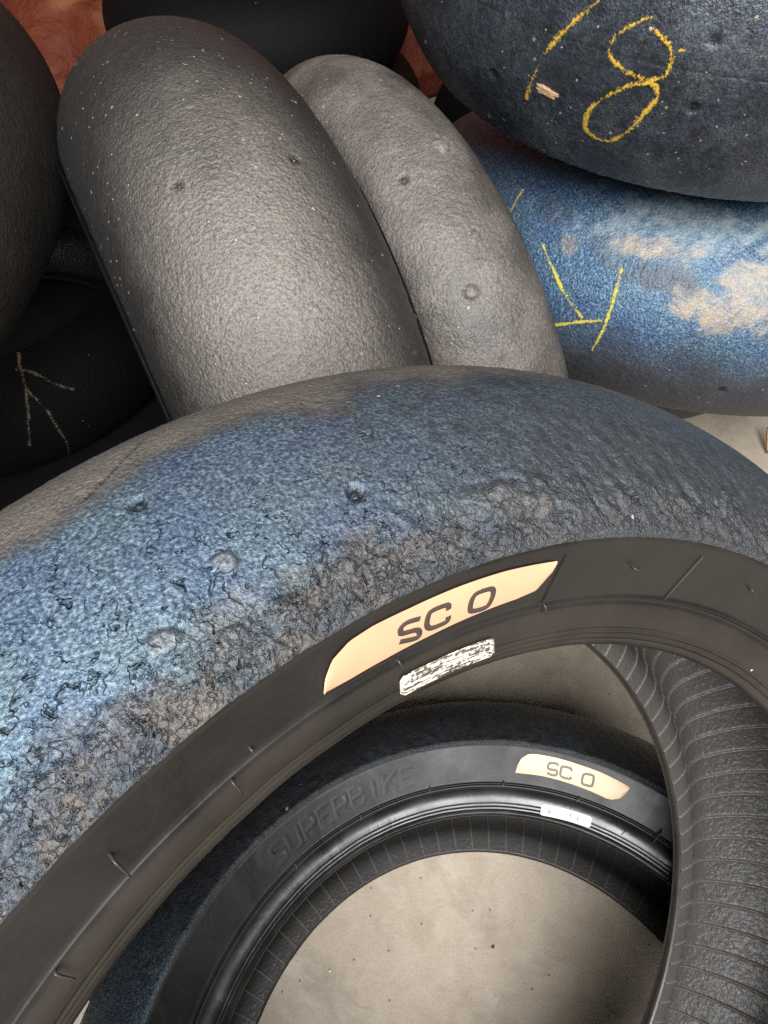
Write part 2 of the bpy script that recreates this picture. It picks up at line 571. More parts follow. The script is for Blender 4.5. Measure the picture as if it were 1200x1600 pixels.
def build_liner(t, root, mat, n_rib=104, dense=None, amp=0.0017):
    """inner surface from toe to toe with moulded cross ribs"""
    rb, zt = t.RB + 0.0003, t.zb - 0.0062
    a = np.linspace(0, 1, 12)
    half_r = [rb, rb + 0.006, rb + 0.013, rb + 0.019, rb + 0.024]
    half_z = [zt, zt + 0.0006, zt + 0.0014, zt + 0.0040, zt + 0.0110]
    ang = np.linspace(t.TH * 0.96, 0, 16)
    rr = t.R - t.rho + (t.rho - 0.0095) * np.cos(ang)
    zz = (t.rho - 0.0095) * np.sin(ang)
    half_r += [0.5 * (half_r[-1] + rr[0]) - 0.001]
    half_z += [0.5 * (half_z[-1] + zz[0]) + 0.003]
    r = np.concatenate([half_r, rr])
    z = np.concatenate([half_z, zz])
    # resample evenly
    d = np.concatenate([[0], np.cumsum(np.hypot(np.diff(r), np.diff(z)))])
    q = np.linspace(0, d[-1], 40)
    r, z = np.interp(q, d, r), np.interp(q, d, z)
    for _ in range(2):
        r[1:-1] = (r[:-2] + 2 * r[1:-1] + r[2:]) / 4
        z[1:-1] = (z[:-2] + 2 * z[1:-1] + z[2:]) / 4
    r = np.concatenate([r, r[-2::-1]])
    z = np.concatenate([z, -z[-2::-1]])
    nrm = np.stack([-np.gradient(z), np.gradient(r)], 1)
    nrm /= np.linalg.norm(nrm, axis=1)[:, None]
    if (nrm[len(r) // 2] @ np.array([-1, 0])) < 0:
        nrm = -nrm
    offs = np.array([-0.42, -0.3, -0.18, -0.09, -0.055, -0.03, -0.01, 0.01, 0.03, 0.055, 0.09, 0.18, 0.3, 0.42]) if dense else np.array([-0.3, -0.05, 0.05, 0.3])
    th = ((np.arange(n_rib)[:, None] + offs) / n_rib * 2 * math.pi).ravel()
    m = len(r)
    T, K = np.meshgrid(th, np.arange(m))
    zz2 = z[K]
    bend = 0.012 * (np.abs(zz2) / 0.08) ** 2.2 + 0.003 * np.sin(zz2 * 22)
    d = np.abs((th / (2 * math.pi) * n_rib + 0.5) % 1.0 - 0.5) * (2 * math.pi * 0.29 / n_rib)
    h = amp * np.exp(-(d / 0.00062) ** 2)[None, :] * np.where(r < 0.236, 0.5, 1.0)[:, None] + 0 * T
    T = T - bend
    V3 = np.stack([r[K] * np.cos(T), r[K] * np.sin(T), zz2], -1).reshape(-1, 3)
    h = h + 0.00015 * vnoise(V3 * 160, 5).reshape(h.shape)
    R2, Z2 = r[K] + nrm[K, 0] * h, zz2 + nrm[K, 1] * h
    V = np.stack([R2 * np.cos(T), R2 * np.sin(T), Z2], -1)
    return link_mesh('inner_liner', V.reshape(-1, 3), ring_faces(len(th), m)[:, ::-1], mat, root, {'rib': (np.exp(-(d / 0.0008) ** 2)[None, :] + 0 * T).ravel()})


def thing(name, label, cat, matrix, group=None):
    o = bpy.data.objects.new(name, None)
    o.empty_display_size = 0.05
    COL.objects.link(o)
    o.matrix_world = matrix
    o['label'] = label
    o['category'] = cat
    if group:
        o['group'] = group
    return o


def smooth_line(pts, per=8):
    """Catmull-Rom through the points"""
    p = np.asarray(pts, float)
    q = np.concatenate([[2 * p[0] - p[1]], p, [2 * p[-1] - p[-2]]])
    out = []
    for i in range(1, len(q) - 2):
        for k in range(per):
            x = k / per
            out.append(0.5 * ((2 * q[i]) + (q[i + 1] - q[i - 1]) * x + (2 * q[i - 1] - 5 * q[i] + 4 * q[i + 1] - q[i + 2]) * x * x
                              + (3 * q[i] - q[i - 1] - 3 * q[i + 1] + q[i + 2]) * x ** 3))
    out.append(p[-1])
    return np.array(out)


def ribbon(t, root, name, lines, width, mat, off=0.0018, thick=0.0004, per=8, jag=0.0, across=5, seed=1):
    """flat strokes that follow the tyre's surface; lines are lists of (theta, s)"""
    V, F, E = [], [], []
    rs = np.random.RandomState(seed)
    for ln in lines:
        q = smooth_line(ln, per) if per > 1 else np.asarray(ln, float)
        r0 = t.rz(q[:, 1])[0]
        sl = np.where(np.abs(q[:, 1]) <= 1, t.L, math.hypot(t.re - t.RB, t.ze - t.zb))
        d = np.gradient(q, axis=0) * np.stack([r0, sl], 1)
        d /= np.linalg.norm(d, axis=1)[:, None] + 1e-12
        nrm = np.stack([-d[:, 1], d[:, 0]], 1)
        w = width * (1 + jag * rs.uniform(-1, 1, len(q)))
        b = len(V)
        n = len(q)
        for i in range(n):
            for k in range(across):
                e = (k / (across - 1) - 0.5) * w[i]
                a = q[i] + nrm[i] * e / np.array([r0[i], sl[i]])
                V.append(t.at(a[0], a[1], off + thick * (1 - (2 * k / (across - 1) - 1) ** 2 * 0.9)))
                E.append(abs(2 * k / (across - 1) - 1))
        for i in range(n - 1):
            for k in range(across - 1):
                F.append((b + i * across + k, b + (i + 1) * across + k, b + (i + 1) * across + k + 1, b + i * across + k + 1))
    return link_mesh(name, np.array(V), F, mat, root, {'edge': np.array(E)})


def patch(t, root, name, outline, mat, off=0.0006, thick=0.0005, uv=False):
    """thin sticker with the given outline (theta, s) laid on the sidewall"""
    p = np.asarray(outline, float)
    nrow = 26
    # cut the outline in strips along theta so that it follows the curve
    lo, hi = p[:, 0].min(), p[:, 0].max()
    xs = lo + (hi - lo) * (0.5 - 0.5 * np.cos(np.linspace(0.02, math.pi - 0.02, 60)))
    top, bot = [], []
    n = len(p)
    for x in xs:
        ys = []
        for i in range(n):
            a, b = p[i], p[(i + 1) % n]
            if (a[0] - x) * (b[0] - x) <= 0 and a[0] != b[0]:
                ys.append(a[1] + (b[1] - a[1]) * (x - a[0]) / (b[0] - a[0]))
        ys = ys or [p[0, 1]]
        top.append(min(ys))
        bot.append(max(ys))
    V, F, UV = [], [], []
    m = 4
    for i, x in enumerate(xs):
        for k in range(m + 1):
            y = top[i] + (bot[i] - top[i]) * k / m
            edge = k in (0, m) or i in (0, len(xs) - 1)
            V.append(t.at(x, y, off + (0 if edge else thick)))
            UV.append(((x - lo) / (hi - lo), k / m))
    for i in range(len(xs) - 1):
        for k in range(m):
            a = i * (m + 1) + k
            F.append((a, a + m + 1, a + m + 2, a + 1))
    return link_mesh(name, np.array(V), F, mat, root, uv=np.array(UV) if uv else None)


# positions on the tyres: angle around the axis, and place across (0 crown, 1 tread edge, 2 bead)
MARKS = {
  'A_badge': [[3.5571, 1.4515], [3.5511, 1.3392], [3.5373, 1.218], [3.5119, 1.1467], [3.4793, 1.1296], [3.4293, 1.1372], [3.3594, 1.1344], [3.2853, 1.1387], [3.1969, 1.1608], [3.1993, 1.2643], [3.2155, 1.3887], [3.2475, 1.4214], [3.3086, 1.4424], [3.3877, 1.4658], [3.4642, 1.475], [3.5193, 1.4716]],
  'A_S': [[3.4137, 1.2514], [3.4317, 1.2329], [3.4407, 1.2478], [3.4424, 1.278], [3.4391, 1.3086], [3.4193, 1.3354], [3.4134, 1.3639], [3.413, 1.399], [3.4193, 1.4095], [3.4436, 1.3714]],
  'A_C': [[3.3692, 1.2831], [3.371, 1.2449], [3.3779, 1.2332], [3.3939, 1.2312], [3.4001, 1.2502], [3.4021, 1.3269], [3.3988, 1.3687], [3.3909, 1.3887], [3.3739, 1.3916], [3.3681, 1.38], [3.368, 1.3431]],
  'A_O': [[3.322, 1.233], [3.3057, 1.2381], [3.299, 1.2632], [3.2976, 1.3217], [3.301, 1.3811], [3.3083, 1.3972], [3.3256, 1.3881], [3.3322, 1.3608], [3.3328, 1.2865], [3.3291, 1.2457], [3.322, 1.233]],
  'A_bar': [[3.4424, 1.742], [3.437, 1.7078], [3.2771, 1.7096], [3.2701, 1.7449], [3.262, 1.8734], [3.2675, 1.908], [3.4313, 1.9195], [3.4409, 1.8767]],
  'A_rad': [[[3.1817, 1.1317], [3.1904, 1.5325]], [[2.9123, 1.1309], [2.9257, 1.5428]]],
  'A_nub': [[3.8379, 1.3034], [3.7028, 1.5834], [3.9702, 1.5806], [3.4439, 1.5512], [3.1885, 1.54], [3.0428, 1.2691], [2.7678, 1.2525], [3.6642, 1.4631], [2.9351, 2.0094], [3.1826, 1.922]],
  'A_pin': [[3.6181, 0.446], [3.4333, 0.7114], [3.4845, 0.3426]],
  'A_crack': [[3.5674, 0.1187], [3.5949, 0.1961], [3.623, 0.2645], [3.6544, 0.3146]],
  'A_lumps': [[3.6234, 0.9066], [3.7471, 0.9016], [3.8217, 0.9153], [3.2698, 0.8598], [3.4898, 0.9061], [3.5614, 0.9125], [3.6022, 1.0369], [3.4442, 0.9192], [3.6777, 0.8091], [3.5868, 0.7249], [3.2222, 0.889]],
  'B_badge': [[3.0281, 1.4196], [3.0212, 1.3017], [3.0099, 1.208], [2.9879, 1.1347], [2.9608, 1.1182], [2.8934, 1.1173], [2.8171, 1.1311], [2.7516, 1.1372], [2.6497, 1.1731], [2.6541, 1.2668], [2.668, 1.3789], [2.6895, 1.4379], [2.7084, 1.4527], [2.7791, 1.4345], [2.8558, 1.4206], [2.932, 1.4098], [2.9811, 1.4154]],
  'B_S': [[2.8867, 1.2208], [2.892, 1.1976], [2.9129, 1.2045], [2.9185, 1.2373], [2.9184, 1.2775], [2.9124, 1.2946], [2.893, 1.2894], [2.8863, 1.3092], [2.8868, 1.342], [2.8928, 1.3638], [2.9117, 1.3625], [2.9172, 1.3369]],
  'B_C': [[2.8395, 1.2473], [2.8436, 1.2155], [2.8511, 1.2098], [2.8701, 1.2142], [2.8747, 1.2412], [2.8745, 1.33], [2.8694, 1.3551], [2.8631, 1.3627], [2.841, 1.3587], [2.8373, 1.326]],
  'B_O': [[2.7971, 1.2283], [2.7749, 1.2153], [2.7668, 1.2362], [2.7642, 1.3249], [2.7678, 1.3653], [2.7904, 1.3767], [2.7989, 1.3595], [2.801, 1.2683], [2.7971, 1.2283]],
  'B_bar': [[2.9239, 1.9297], [2.9241, 1.8051], [2.9177, 1.7824], [2.746, 1.762], [2.7355, 1.7737], [2.7331, 1.8899], [2.7384, 1.9161], [2.9159, 1.9415]],
  'B_letters': [[3.887, 1.3228], [3.3799, 1.4045]],
  'B_nub': [[3.0675, 1.555], [2.7953, 1.5658], [2.5125, 1.5078], [2.6137, 1.7414], [3.6042, 1.5643], [3.8766, 1.5762], [3.3377, 1.5518]],
  'F_1': [[5.6696, 0.2607], [5.6358, 0.1612], [5.5954, 0.0065], [5.5659, -0.132], [5.5439, -0.3043], [5.5277, -0.4707]],
  'F_8': [[5.7945, 0.2485], [5.77, 0.2259], [5.7348, 0.1511], [5.7162, 0.0704], [5.7237, -0.005], [5.7625, -0.0575], [5.8154, -0.0903], [5.7771, -0.1397], [5.7279, -0.2625], [5.6984, -0.3853], [5.6955, -0.5207], [5.7244, -0.5776], [5.7629, -0.5647], [5.796, -0.4604], [5.8249, -0.2919], [5.8414, -0.168], [5.8314, -0.1032], [5.8154, -0.0903], [5.8419, -0.038], [5.8478, 0.0406], [5.8386, 0.1115], [5.8151, 0.1642], [5.7918, 0.196]],
  'F_dot': [[5.8558, 0.1084], [5.8692, 0.1232]],
  'F_chip': [[5.5493, -0.3524], [5.5773, -0.309], [5.6144, -0.3607], [5.5905, -0.3956]],
  'F_pin': [[5.9175, 0.1879], [5.9222, -0.1981], [5.4216, -0.4075]],
  'G_V': [[[5.5313, 0.3398], [5.5871, 0.2205], [5.6463, 0.0926], [5.7083, -0.0141]], [[5.7705, 0.3302], [5.7752, 0.1244], [5.7705, -0.0495], [5.7538, -0.2203]], [[5.6201, -0.1329], [5.7057, -0.0415], [5.7615, 0.0033]], [[5.3722, 0.622], [5.378, 0.5241], [5.3802, 0.4261]]],
  'G_pin': [[6.1284, -0.3348]],
  'D_pin': [[3.6091, -0.2678], [3.63, 0.2831]],
  'E_pin': [[3.638, -0.2832], [3.4304, -0.3528]],
  'E_lump': [[3.9868, -0.2007], [3.588, 0.2695], [3.8587, 0.0696]],
  'I': [[[0.6545, 0.98], [0.6400, 0.91], [0.6258, 0.8399], [0.6146, 0.7129], [0.6045, 0.5899], [0.6154, 0.4616], [0.6333, 0.3026], [0.6368, 0.1497], [0.6386, 0.0015], [0.6467, -0.1886], [0.637, -0.6]], [[0.6002, 0.8134], [0.6454, 0.7487], [0.685, 0.6355], [0.7205, 0.5067], [0.7746, 0.3643]], [[0.6045, 0.5899], [0.5826, 0.4806], [0.569, 0.361], [0.5457, 0.2288], [0.5059, -0.0474]]]
}

# ------------------------------------------------------------------ the setting
floor_mat = concrete_material()
fl = link_mesh('floor', [(-4, -3, 0), (4, -3, 0), (4, 4, 0), (-4, 4, 0)], [(0, 1, 2, 3)], floor_mat, smooth=False)
fl['kind'] = 'structure'

# ------------------------------------------------------------------ materials of the tyres
black_wall = sidewall_material('black_sidewall')
flat_wall = sidewall_material('flat_tyre_sidewall', (0.0045, 0.0044, 0.0042), 0.36, 0.18)
shaded_wall = sidewall_material('shade_darkened_sidewall', (0.004, 0.004, 0.0038), 0.6, 0.15)  # darker copy of the black sidewall, shade put into its colour
shiny_wall = sidewall_material('glossy_bead', (0.007, 0.007, 0.0068), 0.31, 0.5)
dull_bead = sidewall_material('dull_bead', (0.013, 0.0115, 0.0095), 0.38)
inner = liner_material('inner_liner')
shaded_inner = liner_material('shade_darkened_liner', (0.004, 0.004, 0.004))  # liner copy darkened to stand in for shaded cavities
hair = plain('rubber_whisker', (0.03, 0.028, 0.025), 0.4)
yellow = chalk_material('yellow_crayon', (0.56, 0.35, 0.03), 0.500)
lemon = chalk_material('lemon_crayon', (0.54, 0.44, 0.05), 0.475)
dusty_chalk = chalk_material('dusty_chalk', (0.20, 0.15, 0.10), 0.525)
peach = plain('peach_badge', (0.56, 0.315, 0.185), 0.5, 0, 0.06, 45)
cream = plain('cream_badge', (0.52, 0.335, 0.175), 0.42, 0, 0.06, 45)
ink = plain('badge_ink', (0.045, 0.035, 0.030), 0.45)

GROUP = 'worn slick racing tyres in the pile'


def pin(T, S, t, at, rad_m=0.0034, hgt=0.0012, ring=0.0012):
    """small wear dimple: a dark ring-shaped pit with a bead of rubber in it"""
    r0 = t.rz(np.array([at[1]]))[0][0]
    d = np.hypot((T - at[0]) * r0, (S - at[1]) * t.L)
    h = -ring * 2.2 * np.exp(-(d / (rad_m * 1.05)) ** 6) + hgt * 1.6 * np.exp(-(d / (rad_m * 0.62)) ** 2)
    return h, np.exp(-(d / (rad_m * 1.02)) ** 8) * 0.9


def seg_dist(T, S, t, line):
    r0 = t.R
    best = np.full(T.shape, 9.0)
    q = np.asarray(line, float) * np.array([r0, t.L])
    x = np.stack([T * r0, S * t.L], 1)
    for a, b in zip(q[:-1], q[1:]):
        d = b - a
        k = np.clip(((x - a) @ d) / (d @ d), 0, 1)
        best = np.minimum(best, np.linalg.norm(x - a - k[:, None] * d, axis=1))
    return best


# ------------------------------------------------------------------ foremost tyre
tA = Tyre((-0.0484, 0.0429, 0.3646), (0.4657, -0.6183, 0.6331), 0.3245, 0.2600, 0.0854, 0.0584)


def shape_a(T, S, P, t):
    near = (T > 2.3) & (T < 4.4) & (S > -0.35)
    idx = np.where(near)[0]
    h = np.zeros(len(T))
    blue, dust, pit, tan = (np.zeros(len(T)) for _ in range(4))
    Ti, Si, Pi = T[idx], S[idx], P[idx]
    left = sst(3.10, 3.55, Ti)
    g = sst(0.46, 0.92, Si + 0.10 * fbm(Pi * 38, 3, 3))
    g *= 0.55 + 0.45 * left
    edge = sst(0.75, 0.97, Si + 0.10 * fbm(Pi * 55, 3, 8)) * (0.75 + 0.25 * left)
    hh = 0.00018 * vnoise(Pi * 380, 1) + 0.00012 * vnoise(Pi * 230, 2)
    # torn, rolled rubber towards the shoulder
    warp = np.stack([vnoise(Pi * 90, 31), vnoise(Pi * 90, 32), vnoise(Pi * 90, 33)], 1)
    # rubber is dragged across the shoulder, so the tears run that way
    drag = np.stack([(Ti * 0.30 + (0.15 + 0.5 * (1 - left)) * Si * t.L), Si * t.L * 0.45, 0 * Ti], 1)
    f = fbm(drag * 125 + 0.55 * warp, 3, 21, 0.55)
    q = f * 2.6 + 0.5 * fbm(Pi * 330, 2, 23)
    fr = q - np.floor(q)
    step = np.floor(q) + sst(0.40, 0.60, fr)
    cliff = np.exp(-((fr - 0.50) / 0.10) ** 2)
    hh += edge * (0.0014 * step + 0.0004 * fbm(Pi * 280, 3, 25, 0.65))
    rid = sst(-0.4, 0.4, vnoise(Pi * 150, 26))
    # where the tread is split by fine cracks
    on = sst(0.0, 0.5, 0.7 * fbm(Pi * 60, 2, 46) + 1.1 * g + 0.02) * sst(0.22, 0.5, Si) * (0.28 + 0.72 * left)
    # slanting scuff ripples on the far right of the arc
    rip = vnoise(np.stack([(Ti * 0.31 + Si * t.L * 0.55) * 175, Si * t.L * 60, 0 * Ti], 1), 51)
    rip2 = fbm(Pi * 190, 3, 52)
    hh += (1 - left) * sst(0.35, 0.75, Si) * (0.0006 * rip + 0.0004 * rip2)
    lump_dust = np.zeros(len(Ti))
    for k, (a, s) in enumerate(MARKS['A_lumps']):
        s = min(s, 0.96)
        r0 = t.rz(np.array([s]))[0][0]
        rr = (0.0065, 0.0085, 0.008, 0.0075, 0.006, 0.006, 0.0065, 0.004, 0.004, 0.0035, 0.005)[k]
        d = np.hypot((Ti - a) * r0 * (0.75 if k != 3 else 0.55), (Si - s) * t.L) + 0.0022 * fbm(Pi * 150, 3, 70 + k)
        b = 1 - sst(0.45, 1.0, d / rr)
        hh += b * (0.0017 + 0.0007 * fbm(Pi * 260, 3, 90)) - 0.0011 * np.exp(-((d / rr - 1.10) / 0.13) ** 2) * sst(-0.1, 0.4, vnoise(Pi * 70, 95 + k))
        lump_dust = np.maximum(lump_dust, 0.40 * b)
    # seam scratch with its broken dashes
    sd = seg_dist(Ti, Si, t, MARKS['A_crack'])
    dash = sst(-0.35, 0.1, vnoise(np.stack([Ti * 330, 0 * Ti, 0 * Ti], 1), 61))
    scr = np.exp(-(sd / 0.0010) ** 2) * dash
    hh -= 0.0008 * scr
    pt = 0.9 * scr
    for a in MARKS['A_pin'][:2]:
        ph, pm = pin(Ti, Si, t, a, 0.0027)
        hh += ph
        pt = np.maximum(pt, pm)
    hh *= 1 - 0.8 * sst(0.945, 0.995, Si)
    h[idx] = hh
    crumb_all = np.zeros(len(T))
    crumb_all[idx] = edge
    crack_all = np.zeros(len(T))
    crack_all[idx] = on
    n1 = fbm(Pi * 30, 4, 5)
    # dusty crown, blued band, grey crumbs at the edge
    lim = 0.30 + 0.10 * sst(3.2, 3.9, Ti)
    d = 1 - sst(lim - 0.13, lim + 0.08, Si + 0.13 * n1)
    d = np.maximum(d * 0.92, lump_dust)
    crumb = sst(0.80, 0.98, Si + 0.10 * fbm(Pi * 70, 3, 9)) * (0.55 + 0.40 * left)
    low = sst(0.25, -0.45, f + 0.5 * fbm(Pi * 60, 2, 11) - 0.25 * (rid - 0.5))
    d = np.maximum(d, crumb * np.clip(0.20 + 0.62 * low, 0, 1) * (0.35 + 0.65 * left))
    pt = np.maximum(pt, 0.85 * edge * cliff)
    b = sst(lim - 0.10, lim + 0.10, Si + 0.12 * n1) * (1 - 0.55 * crumb - 0.30 * crumb * low)
    b *= 0.34 + 0.66 * sst(3.15, 3.85, Ti + 0.08 * n1)
    b *= 1 - 0.60 * (1 - sst(3.0, 3.45, Ti)) * sst(0.35, 0.8, Si)
    blue[idx], dust[idx], pit[idx] = np.clip(b, 0, 1), np.clip(d, 0, 1), pt
    return h, {'blue': blue, 'dust': dust, 'pit': pit, 'tan': tan, 'crumb': crumb_all, 'crack': crack_all}


A = thing('racing_tyre', 'tilted blue-treaded slick in front with a peach SC 0 badge and worn silver bar code', 'tyre', tA.matrix(), GROUP)
build_tread(tA, A, tread_material('blued_tread', dust=(0.18, 0.155, 0.132), fleck=0.45, bumps=0.85, bdist=0.0010, cracks=True, rough=0.47, spec=0.6,
                                  blue_lo=(0.040, 0.060, 0.086), blue_hi=(0.100, 0.140, 0.182)), (2.45, 4.3), 0.0026, 195, shape_a, -0.05)
for sd in (1, -1):
    build_walls(tA, A, black_wall, dull_bead, sd, 720 if sd > 0 else 360)
build_liner(tA, A, inner, 104, (0.6, 3.4))
bd = patch(tA, A, 'compound_badge', MARKS['A_badge'], peach)
for ln in ('A_S', 'A_C', 'A_O'):
    ribbon(tA, bd, 'letter', [MARKS[ln]], 0.0021, ink, 0.0013, 0.0002, 6)
patch(tA, A, 'bar_code_sticker', MARKS['A_bar'], barcode_material('worn_bar_code', (0.74, 0.68, 0.56), True), 0.0014, 0.0003, True)
ribbon(tA, A, 'mould_line', [MARKS['A_rad'][0]], 0.0007, dull_bead, 0.0004, 0.0005, 4, across=5)
ribbon(tA, A, 'mould_line', [MARKS['A_rad'][1]], 0.0007, dull_bead, 0.0004, 0.0005, 4, across=5)


def whisker(t, root, at, length, lean, r=0.0005):
    """thin moulding whisker left standing on the rubber"""
    p0 = t.at(at[0], at[1], -0.0003)
    p1 = t.at(at[0], at[1], length * 0.55)
    p2 = t.at(at[0] + lean[0] / t.re, at[1] + lean[1] / 0.05, length * 0.8)
    q = smooth_line([p0, p1, p2], 4)
    V, F = [], []
    for i, x in enumerate(q):
        d = q[min(i + 1, len(q) - 1)] - q[max(i - 1, 0)]
        d /= np.linalg.norm(d)
        a = np.cross(d, (0.3, 0.5, 0.8))
        a /= np.linalg.norm(a)
        b = np.cross(d, a)
        rr = r * (1.35 - 0.8 * i / (len(q) - 1))
        for k in range(6):
            g = k * math.pi / 3
            V.append(x + rr * (math.cos(g) * a + math.sin(g) * b))
    for i in range(len(q) - 1):
        for k in range(6):
            F.append((i * 6 + k, i * 6 + (k + 1) % 6, i * 6 + 6 + (k + 1) % 6, i * 6 + 6 + k))
    F.append(tuple(range(len(V) - 6, len(V))))
    link_mesh('whisker', np.array(V), F, hair, root)


for k, at in enumerate(MARKS['A_nub'][:8]):
    whisker(tA, A, at, (0.006, 0.004, 0.0035, 0.003, 0.003, 0.004, 0.004, 0.002)[k], ((0.001, 0.006), (0.0, 0.005), (0.0005, 0.006), (-0.001, 0.003), (-.001, .003), (-0.004, 0.0005), (-0.004, 0.0005), (0, 0.001))[k])

# ------------------------------------------------------------------ tyre lying flat on the floor inside the first one's hole
tB = Tyre((0, 0, 0.0960), (0, 0, 1), 0.3326, 0.2636, 0.0957, 0.0632)


def shape_plain(seed, blue_f=None, dust_sheen_f=None, rough=1.0, pins=(), extra=None, keep=None):
    def f(T, S, P, t):
        nz = fbm(P * 170, 3, seed)
        h = rough * (0.00030 * vnoise(P * 330, seed + 1) + 0.00034 * nz)
        b = fbm(P * 24, 4, seed + 4)
        edge = sst(0.80, 1.0, np.abs(S) + 0.05 * b)
        h += edge * rough * (0.0009 * fbm(P * 120, 3, seed + 2))
        m = {'blue': np.zeros(len(T)), 'dust': np.zeros(len(T)), 'pit': np.zeros(len(T)), 'tan': np.zeros(len(T))}
        if blue_f:
            m['blue'] = np.clip(blue_f(T, S, P, b), 0, 1)
        if dust_sheen_f:
            m['dust'] = np.clip(dust_sheen_f(T, S, P, b), 0, 1)
        for q in pins:
            ph, pm = pin(T, S, t, q, 0.0036)
            h += ph
            m['pit'] = np.maximum(m['pit'], pm)
        if extra:
            h = extra(T, S, P, t, h, m)
        return h, m
    return f


B = thing('racing_tyre', 'black slick lying flat on concrete with a cream SC 0 badge, inside the tilted one', 'tyre', tB.matrix(), GROUP)
build_tread(tB, B, tread_material('black_tread', (0.007, 0.007, 0.0075), fleck=0.3, bumps=1.0, spec=0.3),
            (2.2, 5.0), 0.005, 110, shape_plain(200, lambda T, S, P, b: 0.45 * sst(4.0, 4.5, T) + 0.05 + 0.1 * b))
for sd in (1, -1):
    build_walls(tB, B, flat_wall, shiny_wall if sd > 0 else dull_bead, sd, 720 if sd > 0 else 360, 0.0030 if sd > 0 else 0.0012)
build_liner(tB, B, liner_material('flat_tyre_liner', (0.034, 0.032, 0.030)), 84, (1.9, 5.0))
bd = patch(tB, B, 'compound_badge', MARKS['B_badge'], cream)
for ln in ('B_S', 'B_C', 'B_O'):
    ribbon(tB, bd, 'letter', [MARKS[ln]], 0.0019, ink, 0.0013, 0.0002, 6)
patch(tB, B, 'bar_code_sticker', MARKS['B_bar'], barcode_material('bar_code', (0.52, 0.485, 0.41), False), 0.0034, 0.0003, True)
for k, at in enumerate(MARKS['B_nub']):
    whisker(tB, B, at, 0.004, (0.002, 0.004))
whisker(tB, B, MARKS['B_nub'][2], 0.009, (0.002, 0.010), 0.0007)

# faint raised lettering on the sidewall of the flat tyre
STROKES = {'S': ['1,0 .9,-.02 .15,0 0,.12 0,.38 .15,.5 .85,.5 1,.62 1,.88 .85,1 0,1'], 'U': ['0,0 0,.85 .15,1 .85,1 1,.85 1,0'],
           'P': ['0,1 0,0 .85,0 1,.12 1,.42 .85,.55 0,.55'], 'E': ['1,0 0,0 0,1 1,1', '0,.5 .8,.5'],
           'R': ['0,1 0,0 .85,0 1,.12 1,.42 .85,.55 0,.55', '.5,.55 1,1'], 'B': ['0,.5 0,0 .8,0 .95,.12 .95,.4 .8,.5 0,.5 0,1 .85,1 1,.88 1,.62 .85,.5'],
           'I': ['.5,0 .5,1'], 'K': ['0,0 0,1', '1,0 0,.55', '.25,.45 1,1']}
word = 'SUPERBIKE'
a0, a1 = 3.93, 3.38
for i, ch in enumerate(word):
    lines = []
    for st in STROKES[ch]:
        pts = []
        for xy in st.split():
            x, y = (float(v) for v in xy.split(','))
            th = a0 + (a1 - a0) * (i + 0.12 + 0.72 * x + 0.16 * (1 - y)) / len(word)
            pts.append((th, 1.20 + 0.25 * y))
        lines.append(pts)
    ribbon(tB, B, 'raised_letter', lines, 0.0046, flat_wall, 0.00008, 0.00008, 1, across=7)

# ------------------------------------------------------------------ two upright tyres behind
tD = Tyre((-0.2049, 0.5971, 0.3119), (0.9055, 0.4244, 0.0743), 0.3131, 0.2299, 0.0937, 0.0820)
tE = Tyre((-0.0606, 0.6901, 0.2860), (0.8892, 0.4343, 0.1436), 0.2858, 0.2465, 0.0586, 0.0500)


def crumbs(seed, amount=1.0):
    def f(T, S, P, t, h, m):
        f1, f2, rid = worley(P * 62, seed)
        lump = (1 - sst(0.06, 0.20, f1)) * (rid > 1 - 0.10 * amount)
        h = h + 0.0014 * lump
        m['dust'] = np.maximum(m['dust'], 0.55 * lump)
        return h
    return f


def lumps_e(T, S, P, t, h, m):
    h = crumbs(9, 1.4)(T, S, P, t, h, m)
    for (a, s), r in zip(MARKS['E_lump'], (0.0065, 0.0075, 0.0045)):
        d = np.hypot((T - a) * t.R, (S - s) * t.L) + 0.002 * fbm(P * 180, 3, 3)
        k = 1 - sst(0.45, 1.0, d / r)
        h = h + 0.0024 * k - 0.0006 * np.exp(-((d / r - 1.15) / 0.2) ** 2)
        m['dust'] = np.maximum(m['dust'], 0.9 * k)
    return h


D = thing('racing_tyre', 'wide upright grey-black slick standing behind the front tilted tyre', 'tyre', tD.matrix(), GROUP)
build_tread(tD, D, tread_material('dust_and_sheen_black_tread', (0.0075, 0.0072, 0.007), (0.205, 0.175, 0.148), fleck=1.3, grain=560, bumps=1.0, rough=0.40, bdist=0.0016, spec=0.75),
            (2.5, 4.7), 0.0052, 140, shape_plain(300, None, lambda T, S, P, b: (0.72 + 0.25 * b) * (1 - sst(0.15, 0.75, np.abs(S + 0.06) + 0.16 * b)) * (0.14 + 0.86 * sst(3.2, 3.8, T + 0.1 * b)) + 0.03, 1.1, MARKS['D_pin'][:2], crumbs(7)))  # dust also paints the sheen: brighter mid and low, dark shoulders and top
E_ = thing('racing_tyre', 'narrower upright slick covered in brownish dust, between the wide grey one and the stack', 'tyre', tE.matrix(), GROUP)
build_tread(tE, E_, tread_material('brown_dusty_tread', (0.010, 0.009, 0.0085), (0.185, 0.158, 0.134), fleck=1.1, grain=560, bumps=0.9, rough=0.44, bdist=0.0014, spec=0.7),
            (2.7, 4.8), 0.0054, 120, shape_plain(320, None, lambda T, S, P, b: 0.68 + 0.55 * b - 0.35 * sst(0.45, 0.95, np.abs(S)), 1.0, MARKS['E_pin'][:1], lumps_e))
for t, o in ((tD, D), (tE, E_)):
    for sd in (1, -1):
        build_walls(t, o, shaded_wall, shaded_wall, sd)
    build_liner(t, o, shaded_inner, 84)

